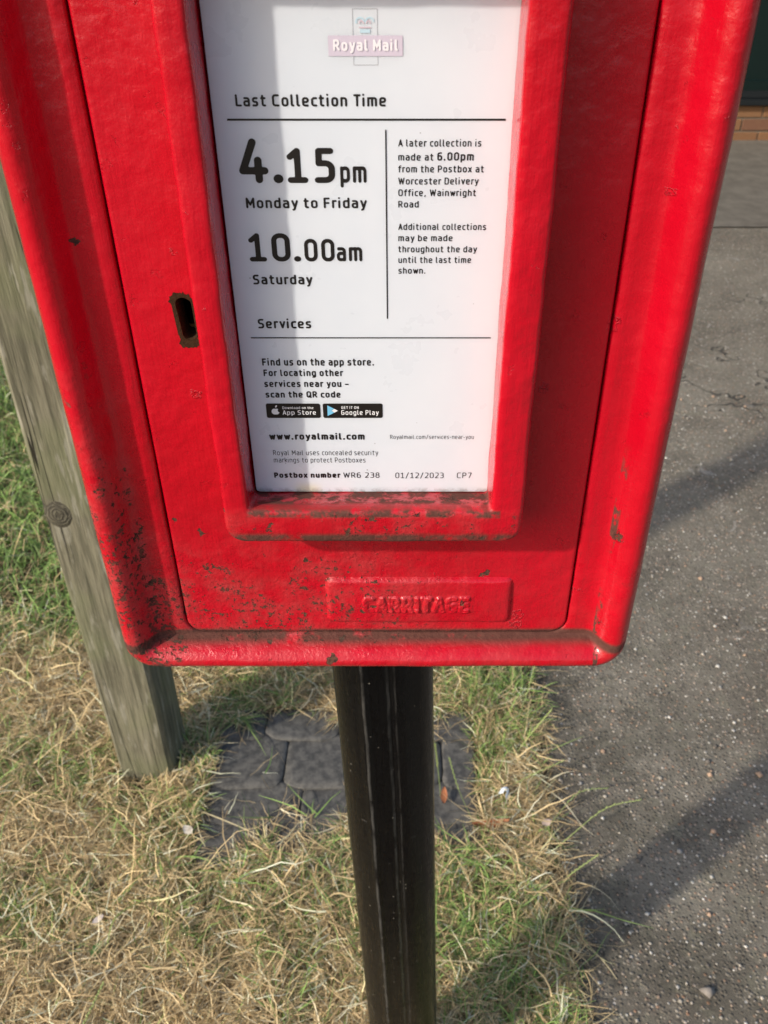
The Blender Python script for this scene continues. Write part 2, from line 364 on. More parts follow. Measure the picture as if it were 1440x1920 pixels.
# ------------------------------------------------------------------ lettering: a monoline rounded alphabet
X = .72
def R(x0, y0, x1, y1, r): return (r, [(x0, y0), (x1, y0), (x1, y1), (x0, y1)], True)
G = {
'a': (.44, [(.18, [(.04, X), (.44, X), (.44, 0)], False), (.16, [(.44, .42), (0, .42), (0, 0), (.44, 0)], False)]),
'b': (.46, [(0, [(0, 1), (0, 0)], False), R(0, 0, .46, X, .19)]),
'c': (.38, [(.2, [(.38, X), (0, X), (0, 0), (.38, 0)], False)]),
'd': (.46, [(0, [(.46, 1), (.46, 0)], False), R(0, 0, .46, X, .19)]),
'e': (.46, [(.19, [(0, .35), (.46, .345), (.46, X), (0, X), (0, 0), (.42, 0)], False)]),
'f': (.32, [(.14, [(.34, 1), (.11, 1), (.11, 0)], False), (0, [(0, X), (.31, X)], False)]),
'g': (.46, [R(0, 0, .46, X, .19), (.18, [(.46, X), (.46, -.28), (.05, -.28)], False)]),
'h': (.44, [(0, [(0, 1), (0, 0)], False), (.19, [(0, X), (.44, X), (.44, 0)], False)]),
'i': (.0, [(0, [(0, X - .02), (0, 0)], False), (0, [(0, 1.05)], False)]),
'k': (.40, [(0, [(0, 1), (0, 0)], False), (0, [(.38, X), (.02, .30)], False), (0, [(.14, .42), (.40, 0)], False)]),
'l': (.13, [(.12, [(0, 1), (0, 0), (.14, 0)], False)]),
'm': (.74, [(0, [(0, X), (0, 0)], False), (.16, [(0, X), (.37, X), (.37, 0)], False), (.16, [(.30, X), (.74, X), (.74, 0)], False)]),
'n': (.44, [(0, [(0, X), (0, 0)], False), (.19, [(0, X), (.44, X), (.44, 0)], False)]),
'o': (.46, [R(0, 0, .46, X, .2)]),
'p': (.46, [(0, [(0, X), (0, -.28)], False), R(0, 0, .46, X, .19)]),
'r': (.26, [(.13, [(0, 0), (0, X), (.28, X)], False), (0, [(0, X), (0, 0)], False)]),
's': (.38, [(.15, [(.36, X), (0, X), (0, .37), (.38, .35), (.38, 0), (0, 0)], False)]),
't': (.32, [(.14, [(.11, .95), (.11, 0), (.33, 0)], False), (0, [(0, X), (.32, X)], False)]),
'u': (.44, [(.19, [(0, X), (0, 0), (.44, 0)], False), (0, [(.44, X), (.44, 0)], False)]),
'v': (.44, [(0, [(0, X), (.22, 0), (.44, X)], False)]),
'w': (.70, [(0, [(0, X), (.18, 0), (.35, .64), (.52, 0), (.70, X)], False)]),
'x': (.42, [(0, [(0, X), (.42, 0)], False), (0, [(.42, X), (0, 0)], False)]),
'y': (.46, [(0, [(0, X), (.23, 0)], False), (.05, [(.46, X), (.17, -.24), (.06, -.28)], False)]),
'A': (.56, [(0, [(0, 0), (.28, 1), (.56, 0)], False), (0, [(.09, .30), (.47, .30)], False)]),
'C': (.48, [(.22, [(.48, 1), (0, 1), (0, 0), (.48, 0)], False)]),
'D': (.54, [(.24, [(0, 1), (.54, 1), (.54, 0), (0, 0)], False), (0, [(0, 1), (0, 0)], False)]),
'E': (.44, [(0, [(.44, 1), (0, 1), (0, 0), (.44, 0)], False), (0, [(0, .52), (.4, .52)], False)]),
'F': (.42, [(0, [(.42, 1), (0, 1), (0, 0)], False), (0, [(0, .50), (.38, .50)], False)]),
'G': (.52, [(.22, [(.5, 1), (0, 1), (0, 0), (.52, 0), (.52, .47)], False), (0, [(.52, .47), (.28, .47)], False)]),
'I': (0, [(0, [(0, 1), (0, 0)], False)]),
'L': (.40, [(.06, [(0, 1), (0, 0), (.40, 0)], False)]),
'M': (.66, [(0, [(0, 0), (0, 1), (.33, .30), (.66, 1), (.66, 0)], False)]),
'N': (.54, [(0, [(0, 0), (0, 1), (.54, 0), (.54, 1)], False)]),
'O': (.56, [R(0, 0, .56, 1, .25)]),
'P': (.48, [(0, [(0, 1), (0, 0)], False), (.22, [(0, 1), (.48, 1), (.48, .44), (0, .44)], False)]),
'Q': (.56, [R(0, 0, .56, 1, .25), (0, [(.34, .22), (.6, -.08)], False)]),
'R': (.50, [(0, [(0, 1), (0, 0)], False), (.22, [(0, 1), (.48, 1), (.48, .46), (0, .46)], False), (0, [(.24, .46), (.52, 0)], False)]),
'S': (.46, [(.2, [(.44, 1), (0, 1), (0, .52), (.46, .50), (.46, 0), (0, 0)], False)]),
'T': (.50, [(0, [(0, 1), (.50, 1)], False), (0, [(.25, 1), (.25, 0)], False)]),
'W': (.86, [(0, [(0, 1), (.21, 0), (.43, .9), (.65, 0), (.86, 1)], False)]),
'0': (.50, [R(0, 0, .50, 1, .23)]),
'1': (.48, [(0, [(.03, .80), (.26, 1), (.26, 0)], False), (0, [(.02, 0), (.48, 0)], False)]),
'2': (.48, [(.2, [(.02, 1), (.47, 1), (.47, .55), (0, 0)], False), (0, [(0, 0), (.48, 0)], False)]),
'3': (.46, [(.19, [(.02, 1), (.45, 1), (.45, .54), (.14, .54)], False), (.19, [(.14, .54), (.47, .54), (.47, 0), (0, 0)], False)]),
'4': (.58, [(0, [(.31, 1), (0, .24), (.58, .24)], False), (0, [(.42, .52), (.42, 0)], False)]),
'5': (.46, [(0, [(.43, 1), (.06, 1), (.05, .58)], False), (.2, [(.05, .58), (.46, .58), (.46, 0), (.0, 0)], False)]),
'6': (.48, [R(0, 0, .48, .58, .2), (.25, [(.42, 1), (0, .98), (0, .28)], False)]),
'7': (.46, [(0, [(0, 1), (.46, 1), (.15, 0)], False)]),
'8': (.48, [R(.03, .54, .45, 1, .18), R(0, 0, .48, .54, .2)]),
'.': (.0, [(0, [(0, .02)], False)]),
',': (.05, [(0, [(.05, .04), (0, -.14)], False)]),
'/': (.40, [(0, [(0, -.1), (.40, 1.08)], False)]),
'-': (.26, [(0, [(0, .38), (.26, .38)], False)]),
'–': (.40, [(0, [(0, .38), (.40, .38)], False)]),
}
def round_path(r, pts, closed):
    if r <= 0 or len(pts) < 3: return [np.array(p, float) for p in pts] + ([np.array(pts[0], float)] if closed else [])
    P = [np.array(p, float) for p in pts]; n = len(P); out = []
    for i in range(n):
        if not closed and i in (0, n - 1): out.append(P[i]); continue
        a, b, c = P[i - 1], P[i], P[(i + 1) % n]
        la, lc = np.linalg.norm(a - b), np.linalg.norm(c - b)
        fa = .5 if (closed or 0 < i - 1) else 1.0; fc = .5 if (closed or i + 1 < n - 1) else 1.0
        rr_ = min(r, la * fa, lc * fc); p0 = b + (a - b) / la * rr_; p1 = b + (c - b) / lc * rr_
        k = .44
        q0 = p0 + (b - p0) * (1 - k + .0); q1 = p1 + (b - p1) * (1 - k + .0)
        for t in np.linspace(0, 1, 8):
            out.append((1 - t) ** 3 * p0 + 3 * (1 - t) ** 2 * t * q0 + 3 * (1 - t) * t * t * q1 + t ** 3 * p1)
    if closed: out.append(out[0])
    return out
CACHE = {}
def glyph_poly(ch, w, res):
    """triangulated glyph outline: distance field of the strokes, contoured cell by cell (no overlapping faces)"""
    key = (ch, round(w, 3), res)
    if key in CACHE: return CACHE[key]
    adv, strokes = G[ch]; segs = []
    for r, pts, cl in strokes:
        p = round_path(r, pts, cl)
        if len(p) == 1: segs.append((p[0], p[0], w * (.50 if ch == 'i' else .56) + (.012 if ch == '.' else 0)))
        else: segs += [(p[i], p[i + 1], w / 2) for i in range(len(p) - 1)]
    allp = np.array([s[0] for s in segs] + [s[1] for s in segs])
    lo = allp.min(0) - w; hi = allp.max(0) + w
    h = 1.0 / res; nx = int((hi[0] - lo[0]) / h) + 2; ny = int((hi[1] - lo[1]) / h) + 2
    gx = lo[0] + np.arange(nx) * h; gy = lo[1] + np.arange(ny) * h
    PX, PY = np.meshgrid(gx, gy); D = np.full(PX.shape, -9.0)
    for a, b, hw in segs:
        d = b - a; L = d @ d
        t = np.clip(((PX - a[0]) * d[0] + (PY - a[1]) * d[1]) / L, 0, 1) if L > 0 else 0
        dist = np.hypot(PX - a[0] - t * d[0], PY - a[1] - t * d[1]); D = np.maximum(D, hw - dist)
    V = []; F = []; vid = {}
    def vert(kind, i, j):
        k = (kind, i, j)
        if k not in vid:
            if kind == 0: p = (gx[i], gy[j])
            elif kind == 1:
                t = D[j, i] / (D[j, i] - D[j, i + 1]); p = (gx[i] + t * h, gy[j])
            else:
                t = D[j, i] / (D[j, i] - D[j + 1, i]); p = (gx[i], gy[j] + t * h)
            vid[k] = len(V); V.append(p)
        return vid[k]
    I = D > 0
    for j in range(ny - 1):
        i = 0
        while i < nx - 1:
            c = [(i, j), (i + 1, j), (i + 1, j + 1), (i, j + 1)]; s = [I[q[1], q[0]] for q in c]
            if not any(s): i += 1; continue
            if all(s):
                i2 = i
                while i2 + 1 < nx - 1 and I[j, i2 + 2] and I[j + 1, i2 + 2]: i2 += 1
                F.append((vert(0, i, j), vert(0, i2 + 1, j), vert(0, i2 + 1, j + 1), vert(0, i, j + 1))); i = i2 + 1; continue
            poly = []
            ed = [(1, i, j), (2, i + 1, j), (1, i, j + 1), (2, i, j)]
            for k in range(4):
                if s[k]: poly.append(vert(0, *c[k]))
                if s[k] != s[(k + 1) % 4]: poly.append(vert(*ed[k]))
            if len(poly) >= 3: F.append(tuple(poly))
            i += 1
    CACHE[key] = (V, F); return CACHE[key]
def text_layout(s, w):
    x = 0; out = []
    sp = .23 + w * .9
    for ch in s:
        if ch == ' ': x += .40; continue
        adv = G[ch][0]; e = .03 if ch in 'fti' else 0
        if ch in '.,': x += .02
        out.append((ch, x)); x += adv + sp - (.06 if ch in 'vwyATLkrcf' else 0)
        if ch in 'i.,': x += .05
    return out, x - sp
def lettering(s, x0, x1, zb, cap, w, mat, parent, y=.39225, res=None, name='lettering'):
    w = w * (1.18 if cap > 8 else 1.72)
    """text on a wall-like plane facing -y; x0..x1 and baseline zb in mm, cap height in mm"""
    lay, tot = text_layout(s, w)
    res = res or (34 if cap > 8 else 20 if cap > 3.9 else 14)
    if w < .1: res = max(res, 20)
    sz = cap / (1 + w) / 1000; wx = (x1 - x0) / 1000; sx = wx / (tot + w)
    V = []; F = []
    for ch, gx in lay:
        v, f = glyph_poly(ch, w, res); o = len(V)
        V += [(x0 / 1000 + sx * (p[0] + gx + w / 2), y, zb / 1000 + sz * (p[1] + w / 2)) for p in v]
        F += [tuple(o + k for k in q) for q in f]
    o = mesh_obj(name, V, F, mat); o.parent = parent; return o

# notice: flat white card behind clear plastic
n = N('white_notice_card'); x_, y_, z_ = n.xyz()
st = n.math('MULTIPLY', n.ss(n.math('ABSOLUTE', n.math('SUBTRACT', x_, -.050)), .010, .002), n.ss(z_, 1.037, 1.030))
c = n.mix(n.ss(n.noise(30, 3), .3, .7), (.665, .70, .745), (.69, .72, .76))
c = n.mix(n.math('MULTIPLY', st, .55), c, (.72, .62, .34))
sv = n.noise(22, 2, .5, n.map((3.2, 1, .55), (0, 0, 0)), 0)
scr = n.math('MULTIPLY', n.ss(n.math('ABSOLUTE', n.math('SUBTRACT', n.noise(11, 1, .4), .5)), .0010, .0), n.ss(n.noise(35, 2), .55, .60))
spk = n.math('MULTIPLY', n.ss(n.vor(230), .12, .05), n.ss(n.xyz(n.vor(230, out=1))[0], .965, .97))
c = n.mix(n.math('MULTIPLY', spk, .7), c, (.12, .11, .10))
edge = n.math('MULTIPLY', n.ss(z_, 1.0325, 1.0293), n.ss(n.noise(140, 4, .7), .4, .6))
c = n.mix(n.math('MULTIPLY', edge, .5), c, (.22, .20, .16))
CARD = n.set(c, n.ss(n.noise(60, 3), .3, .7, .27, .33), n.bump(n.noise(24, 2), .06, .002), spec=.5)
n.b.inputs['Subsurface Weight'].default_value = .35; n.b.inputs['Subsurface Radius'].default_value = (1, 1, 1); n.b.inputs['Subsurface Scale'].default_value = .009
INK = simple('black_print', (.012, .010, .009), .35)
RINGS = [rr(-.0781, .0482, 1.0290, 1.2860, .0022, y, nside=4, nver=4, narc=4) for y in (.3940, .3924)]
V, F = loft(RINGS, cap_last=True)
card = mesh_obj('notice_plate', V, F, CARD); under(box, card)
Mtx = card.matrix_parent_inverse.copy()

LINES = [('Last Collection Time',-68.10,-5.75,1223.05,4.71,0.125),
('4',-69.46,-56.84,1192.2,18.40,0.170),('.',-54.78,-50.31,1192.3,14.50,0.230),('15',-49.00,-28.10,1192.3,14.50,0.175),
('pm',-25.89,-14.51,1192.4,8.9,0.185),('Monday to Friday',-67.97,-14.88,1181.44,4.63,0.125),
('10',-69.03,-49.94,1157.33,13.02,0.165),('.',-48.42,-45.04,1157.33,10.36,0.220),('00',-43.57,-29.86,1157.33,10.48,0.170),
('am',-28.88,-17.25,1157.46,8.5,0.185),('Saturday',-68.30,-40.94,1146.39,4.72,0.13),('Services',-68.10,-42.64,1124.42,4.89,0.13),
('A later collection is',-0.75,34.53,1207.30,2.95,0.11),('made at',-0.76,14.29,1201.61,2.95,0.11),('6.00pm',15.93,31.59,1201.61,3.45,0.125),
('from the Postbox at',-0.76,36.15,1196.71,2.95,0.11),('Worcester Delivery',-0.77,34.04,1191.63,2.97,0.11),
('Office, Wainwright',-0.77,33.27,1186.66,2.97,0.11),('Road',-0.78,8.24,1181.74,2.92,0.11),
('Additional collections',-0.79,38.58,1171.77,2.96,0.11),('may be made',-0.80,23.76,1166.72,2.96,0.11),
('throughout the day',-0.80,34.86,1161.59,3.00,0.11),('until the last time',-0.74,32.59,1156.60,3.00,0.11),('shown.',-0.74,11.85,1151.55,3.04,0.11),
('Find us on the app store.',-67.97,-12.71,1104.69,3.93,0.14),('For locating other',-67.84,-28.46,1098.90,3.70,0.14),
('services near you –',-67.99,-25.66,1092.86,3.70,0.14),('scan the QR code',-67.88,-30.00,1086.87,3.64,0.14),
('www.royalmail.com',-68.22,-18.46,1062.05,4.01,0.16),('Royalmail.com/services-near-you',-5.16,38.53,1062.47,2.52,0.065),
('Royal Mail uses concealed security',-67.00,-11.69,1052.50,3.1,0.065),('markings to protect Postboxes',-67.05,-18.37,1047.91,3.1,0.065),
('Postbox number',-67.70,-32.20,1038.12,3.44,0.17),('WR6 238',-30.47,-11.04,1038.12,3.44,0.075),
('01/12/2023',-2.50,23.41,1037.92,3.54,0.07),('CP7',30.60,38.50,1037.92,3.54,0.07)]
for s, a, b, z, cap, w in LINES: lettering(s, a, b, z, cap, w, INK, card).matrix_parent_inverse = Mtx @ Mtx.inverted()
def flat_poly(name, pts, mat, y=.3922, parent=card):
    o = mesh_obj(name, [(p[0] / 1000, y, p[1] / 1000) for p in pts], [tuple(range(len(pts)))], mat); o.parent = parent; return o
def rect(name, x0, x1, z0, z1, mat, y=.3922, parent=card): return flat_poly(name, [(x0, z0), (x1, z0), (x1, z1), (x0, z1)], mat, y, parent)
rect('rule', -72.3, 44.2, 1217.6, 1218.4, INK); rect('rule', -72.2, 43.9, 1119.25, 1119.85, INK); rect('rule', -6.3, -5.7, 1129.4, 1214.0, INK)
def rrect2(x0, x1, z0, z1, r):
    P = []
    for cx, cz, a0 in ((x1 - r, z1 - r, 0), (x0 + r, z1 - r, 90), (x0 + r, z0 + r, 180), (x1 - r, z0 + r, 270)):
        for k in range(7): a = math.radians(a0 + 15 * k); P.append((cx + r * math.cos(a), cz + r * math.sin(a)))
    return P
WHITEP = simple('white_print', (.78, .78, .78), .35); BLUEP = simple('pale_blue_print', (.18, .50, .72), .35)
for bx0, bx1 in ((-68.3, -40.7), (-39.35, -8.9)):
    flat_poly('badge', rrect2(bx0, bx1, 1075.1, 1083.5, 1.0), INK, .3922)
lettering('Download on the', -59.96, -44.14, 1080.45, 1.45, .10, WHITEP, card, .3920, 16)
lettering('App Store', -60.06, -43.0, 1077.1, 2.6, .10, WHITEP, card, .3920, 20)
lettering('GET IT ON', -29.92, -21.02, 1080.5, 1.55, .11, WHITEP, card, .3920, 16)
lettering('Google Play', -30.07, -11.0, 1077.0, 2.8, .10, WHITEP, card, .3920, 20)
# apple emblem: body with a bite, and a leaf
ap = []
for k in range(40):
    a = 2 * math.pi * k / 40 + math.pi / 2; r = 1.95 * (1 + .05 * math.cos(2 * a)) - .32 * math.exp(-((k if k < 20 else 40 - k) / 2.2) ** 2) - .16 * math.exp(-((k - 20) / 2.0) ** 2)
    px, pz = -63.6 + r * math.cos(a), 1079.0 + r * math.sin(a)
    d = math.hypot(px - (-61.55), pz - 1079.5)
    if d < .95: px = -61.55 - math.sqrt(max(.95 ** 2 - (pz - 1079.5) ** 2, 0))
    ap.append((px, pz))
flat_poly('badge_emblem', ap, WHITEP, .3920)
flat_poly('badge_emblem', [(-63.6, 1081.3), (-63.0, 1081.45), (-62.6, 1082.0), (-62.6, 1082.7), (-63.2, 1082.5), (-63.6, 1081.9)], WHITEP, .3920)
flat_poly('badge_emblem', [(-37.1, 1076.4), (-33.6, 1078.3), (-35.1, 1079.4), (-33.6, 1080.6), (-37.0, 1082.5)], BLUEP, .3920)
flat_poly('badge_emblem', [(-33.5, 1078.35), (-31.7, 1079.4), (-33.5, 1080.55), (-35.0, 1079.42)], WHITEP, .3920)
# faded logo
LIL = simple('faded_lilac_print', (.60, .53, .62), .35); GRY = simple('faded_grey_print', (.42, .42, .45), .35)
LB = simple('faded_blue_print', (.50, .66, .74), .35); PK = simple('faded_pink_print', (.62, .50, .56), .35); FW = simple('faded_white_print', (.84, .80, .82), .35)
rect('logo_banner', -28.7, 1.06, 1241.8, 1249.2, LIL, .39215)
lettering('Royal Mail', -26.7, -.8, 1243.75, 4.1, .14, FW, card, .3919, 24, 'logo_lettering')
def outline(x0, x1, z0, z1, t, mat):
    V = [(x0, z0), (x1, z0), (x1, z1), (x0, z1), (x0 + t, z0 + t), (x1 - t, z0 + t), (x1 - t, z1 - t), (x0 + t, z1 - t)]
    o = mesh_obj('logo_outline', [(a / 1000, .39225, b / 1000) for a, b in V], [(0, 1, 5, 4), (1, 2, 6, 5), (2, 3, 7, 6), (3, 0, 4, 7)], mat); o.parent = card
outline(-18.8, -8.85, 1238.5, 1258.5, .22, GRY)
def tube2(name, pts, w, mat, y=.39215):
    V = []; F = []
    P = [Vector((p[0], p[1])) for p in pts]
    for i, p in enumerate(P):
        t = (P[min(i + 1, len(P) - 1)] - P[max(i - 1, 0)]).normalized(); nn = Vector((-t.y, t.x)) * w / 2
        V += [((p.x + nn.x) / 1000, y, (p.y + nn.y) / 1000), ((p.x - nn.x) / 1000, y, (p.y - nn.y) / 1000)]
    F = [(2 * i, 2 * i + 1, 2 * i + 3, 2 * i + 2) for i in range(len(P) - 1)]
    o = mesh_obj(name, V, F, mat); o.parent = card
for s in (-1, 1):
    tube2('crown_emblem', [(-13.85 + s * (1.9 + 1.6 * math.cos(a)), 1253.9 + 1.5 * math.sin(a)) for a in [math.radians(200 - 20 * k if s > 0 else -20 + 20 * k) for k in range(11)]], .6, LB)
    tube2('crown_emblem', [(-13.85 + s * (1.4 + .8 * math.cos(a)), 1253.3 + 1.0 * math.sin(a)) for a in [math.radians(180 - 18 * k if s > 0 else 18 * k) for k in range(11)]], .55, PK, .3921)
tube2('crown_emblem', [(-15.9, 1250.7), (-11.8, 1250.7)], 1.3, LB); tube2('crown_emblem', [(-16.2, 1252.0), (-11.5, 1252.0)], .5, PK, .3921)

# worn raised letters on the maker's plate: one relief patch whose height follows the strokes
def relief(s_, x0, x1, zb, cap, step=.0003):
    lay, tot = text_layout(s_, .2); sx = (x1 - x0) / tot
    gx = np.arange(x0 - .008, x1 + .008, step); gz = np.arange(zb - .006, zb + cap + .006, step)
    PX, PZ = np.meshgrid(gx, gz); D = np.full(PX.shape, 1.0)
    for ch, g0 in lay:
        for r, pts, cl in G[ch][1]:
            P = [np.array((x0 + sx * (p[0] + g0), zb + cap * p[1])) for p in round_path(r, pts, cl)]
            for a_, b_ in zip(P[:-1], P[1:]):
                d = b_ - a_; L = d @ d
                if L < 1e-12: continue
                t = np.clip(((PX - a_[0]) * d[0] + (PZ - a_[1]) * d[1]) / L, 0, 1)
                D = np.minimum(D, np.hypot(PX - a_[0] - t * d[0], PZ - a_[1] - t * d[1]))
    h = np.clip(1.35 - D / .0019, 0, 1); h = h * h * (3 - 2 * h)
    wear = .35 + 1.5 * np.abs(vn(PX, PZ, 190) - .25) * vn(PX, PZ, 90) + .5 * (vn(PX, PZ, 700) - .5)
    edge = np.minimum(np.minimum(PX - gx[0], gx[-1] - PX), np.minimum(PZ - gz[0], gz[-1] - PZ)); edge = np.clip(edge / .005, 0, 1)
    Y = .3973 - h * .0016 * wear * edge - .0002 * edge + .0005 * (1 - edge)
    V = np.stack([PX, Y, PZ], -1).reshape(-1, 3).tolist(); nx, nz = len(gx), len(gz)
    F = [(j * nx + i, j * nx + i + 1, (j + 1) * nx + i + 1, (j + 1) * nx + i) for j in range(nz - 1) for i in range(nx - 1)]
    return V, F
_t2 = np.random.default_rng(5).random((256, 256))
def vn(x, y, s_):
    x = x * s_ + 97; y = y * s_ + 61; xi = np.floor(x).astype(int); yi = np.floor(y).astype(int); fx = x - xi; fy = y - yi
    g = lambda i, j: _t2[i % 256, j % 256]
    return (g(xi, yi) * (1 - fx) + g(xi + 1, yi) * fx) * (1 - fy) + (g(xi, yi + 1) * (1 - fx) + g(xi + 1, yi + 1) * fx) * fy
V, F = relief('CARRITAGE', -.0210, .0410, .9372, .0098)
em = mesh_obj('raised_lettering', V, F, RED, smooth=True); em.parent = door

# black post that carries the box
prof = [(-.0410, .012), (-.0407, -.002), (-.0395, -.014), (-.0365, -.023), (-.0300, -.0295), (-.0215, -.0345), (-.0172, -.0368), (-.0145, -.0392), (-.0118, -.0370),
        (-.0080, -.0366), (.0020, -.0372), (.0050, -.0362), (.0062, -.0350), (.0076, -.0362), (.0110, -.0366), (.0200, -.0345), (.0290, -.0305), (.0350, -.0250), (.0390, -.016), (.0405, -.004), (.0410, .012),
        (.0385, .026), (.030, .036), (.014, .041), (-.014, .041), (-.030, .036), (-.0385, .026)]
V = []; F = []; NZ = 180; m = len(prof)
for j in range(NZ + 1):
    z = -.06 + (1.2 - -.06) * j / NZ
    for px, py in prof:
        cx = -.0135 + (.776 - z) * .0284; cy = .500
        d = noise.noise(Vector((px * 20, py * 20, z * 9))) * .0007
        V.append((cx + px * (1 + d * 20), cy + py * (1 + d * 20), z))
for j in range(NZ):
    for k in range(m): a = j * m + k; b = j * m + (k + 1) % m; F.append((a, b, b + m, a + m))
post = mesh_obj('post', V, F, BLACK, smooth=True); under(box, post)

# ------------------------------------------------------------------ ground
GH = lambda x, y: 0.0
n = N('soil_under_grass'); q = n.noise(70, 5, .7)
SOIL = n.set(n.mix(q, (.035, .024, .013), (.16, .11, .055)), .95, n.bump(n.noise(120, 4), 1, .01))
def sheet(name, x0, x1, y0, y1, z, mat, nx=1, ny=1, f=None):
    V = [(x0 + (x1 - x0) * i / nx, y0 + (y1 - y0) * j / ny, z + (f(x0 + (x1 - x0) * i / nx, y0 + (y1 - y0) * j / ny) if f else 0)) for j in range(ny + 1) for i in range(nx + 1)]
    F = [(j * (nx + 1) + i, j * (nx + 1) + i + 1, (j + 1) * (nx + 1) + i + 1, (j + 1) * (nx + 1) + i) for j in range(ny) for i in range(nx)]
    o = mesh_obj(name, V, F, mat); o['kind'] = 'structure'; return o
sheet('ground', -300, 300, -300, 300, -.012, SOIL)
EDGE = lambda y: .262 - .024 * min(max((.80 - y) / .2, 0), 1) + .018 * noise.noise(Vector((y * 3.1, 0, 5))) + .008 * noise.noise(Vector((y * 14, 0, 2)))

n = N('weathered_tarmac'); x_, y_, z_ = n.xyz()
v1 = n.vor(150); vc = n.vor(150, out=1); v2 = n.vor(85); vc2 = n.vor(85, out=1); r1 = n.xyz(vc)[0]; r2 = n.xyz(vc2)[0]
base = n.mix(n.noise(260, 4, .7), (.046, .038, .028), (.22, .187, .143))
base = n.mix(n.ss(n.noise(3.0, 4, .6), .35, .65), base, n.mix(n.noise(300, 3, .7), (.095, .083, .063), (.31, .273, .21)))
stone = n.ramp(r1, [(0, (.03, .026, .02)), (.40, (.12, .098, .076)), (.62, (.24, .19, .14)), (.82, (.40, .35, .28)), (.93, (.34, .17, .09)), (1, (.80, .74, .62))])
s1 = n.math('MULTIPLY', n.ss(v1, .48, .30), n.ss(r1, .30, .36))
c = n.mix(n.math('MULTIPLY', s1, .9), base, stone)
moss = n.math('MULTIPLY', n.ss(n.noise(7, 5, .65), .42, .6), n.ss(x_, .75, .25, .25, 1))
c = n.mix(n.math('MULTIPLY', moss, .6), c, (.035, .032, .022))
s2 = n.math('MULTIPLY', n.math('MULTIPLY', n.ss(v2, .24, .13), n.ss(r2, .93, .95)), n.ss(n.noise(12, 3, .6), .42, .6))
c = n.mix(s2, c, n.ramp(n.xyz(vc2)[1], [(0, (.55, .50, .42)), (.5, (.40, .30, .20)), (1, (.62, .60, .56))]))
mot = n.noise(70, 5, .75)
c = n.mix(n.ss(mot, .46, .30, 0, .65), c, (.035, .031, .025)); c = n.mix(n.ss(mot, .54, .70, 0, .60), c, (.30, .265, .205))
c = n.mix(n.ss(n.noise(22, 4, .7), .50, .70, 0, .35), c, (.20, .19, .13))
crk = n.math('MULTIPLY', n.ss(n.math('ABSOLUTE', n.math('SUBTRACT', n.noise(2.2, 4, .6, n.map((1, 1, 1), (3.3, 1.2, 0))), .5)), .007, .002), n.ss(n.noise(1.3, 2), .56, .62))
crk = n.math('MULTIPLY', crk, n.ss(y_, 1.9, 2.4))
c = n.mix(n.math('MULTIPLY', crk, .8), c, (.03, .027, .022))
pale = n.math('MULTIPLY', n.ss(n.noise(14, 4, .7, None, .8), .63, .68), n.ss(y_, 1.2, 1.7, .25, 1))
c = n.mix(n.math('MULTIPLY', pale, .4), c, (.42, .39, .34))
h = n.math('ADD', n.math('MULTIPLY', n.ss(v1, .5, .1), .8), n.math('MULTIPLY', n.noise(350, 3), .6))
TARMAC = n.set(c, .85, n.bump(n.math('SUBTRACT', h, n.math('MULTIPLY', crk, 2)), .8, .0025), spec=.3)
ny = 500; V = []; F = []
for j in range(ny + 1):
    y = -2 + 6.0 * j / ny
    V += [(EDGE(y), y, -.012), (EDGE(y) + .004, y, .001), (EDGE(y) + .03, y, .002), (9, y, .002)]
for j in range(ny):
    for k in range(3): a = 4 * j + k; F.append((a, a + 1, a + 5, a + 4))
o = mesh_obj('tarmac_path', V, F, TARMAC); o['kind'] = 'structure'
n = N('worn_concrete'); q = n.noise(9, 5, .65)
c = n.mix(n.ss(q, .3, .7), (.095, .080, .060), (.15, .13, .10)); c = n.mix(n.ss(n.noise(150, 3), .55, .7, 0, .4), c, (.12, .10, .08))
CONC = n.set(c, .9, n.bump(n.noise(200, 4), .5, .002))
sheet('concrete_apron', .24, 9, 4.004, 5.64, .006, CONC)

# ------------------------------------------------------------------ shop front far right
shop = empty('shop_front', (2.8, 5.66, 0)); tag(shop, 'dark green shop front on a low orange brick plinth beyond the path', 'building')
n = N('orange_brick'); oi = n.t.nodes.new('ShaderNodeObjectInfo')
BR = n.set(n.mix(n.noise(60, 4), n.ramp(oi.outputs['Random'], [(0, (.17, .065, .02)), (.6, (.23, .10, .035)), (1, (.11, .03, .02))]), (.18, .10, .05)), .9, n.bump(n.noise(200, 4), .5, .002))
MORT = simple('grey_mortar', (.15, .12, .085), .95)
o = bmesh.new(); add_box(o, .6, 5.0, 5.640, 5.85, -.01, .2065); pl = bm_obj('mortar_bed', o, MORT); under(shop, pl)
bmb = bmesh.new(); add_box(bmb, 0, .215, 0, .10, 0, .063); bmesh.ops.bevel(bmb, geom=bmb.edges[:], offset=.003, segments=1, affect='EDGES')
first = bm_obj('brick', bmb, BR); first_used = False
for row in range(3):
    z = -.012 + row * .0735
    for k in range(20):
        x = .60 + (.1125 if row % 2 else 0) + k * .225
        if x + .215 > 5.0: continue
        b = first if not first_used else first.copy()
        if first_used: COL.objects.link(b)
        first_used = True
        b.location = (x, 5.632 + random.uniform(-.0015, .0015), z); under(shop, b)
SILL = simple('black_painted_timber', (.008, .010, .011), .35); GREEN = simple('dark_green_paint', (.0006, .008, .0065), .3)
bm = bmesh.new(); add_box(bm, .55, 5.05, 5.585, 5.84, .2075, .243); bmesh.ops.bevel(bm, geom=bm.edges[:], offset=.006, segments=2, affect='EDGES'); under(shop, bm_obj('sill', bm, SILL))
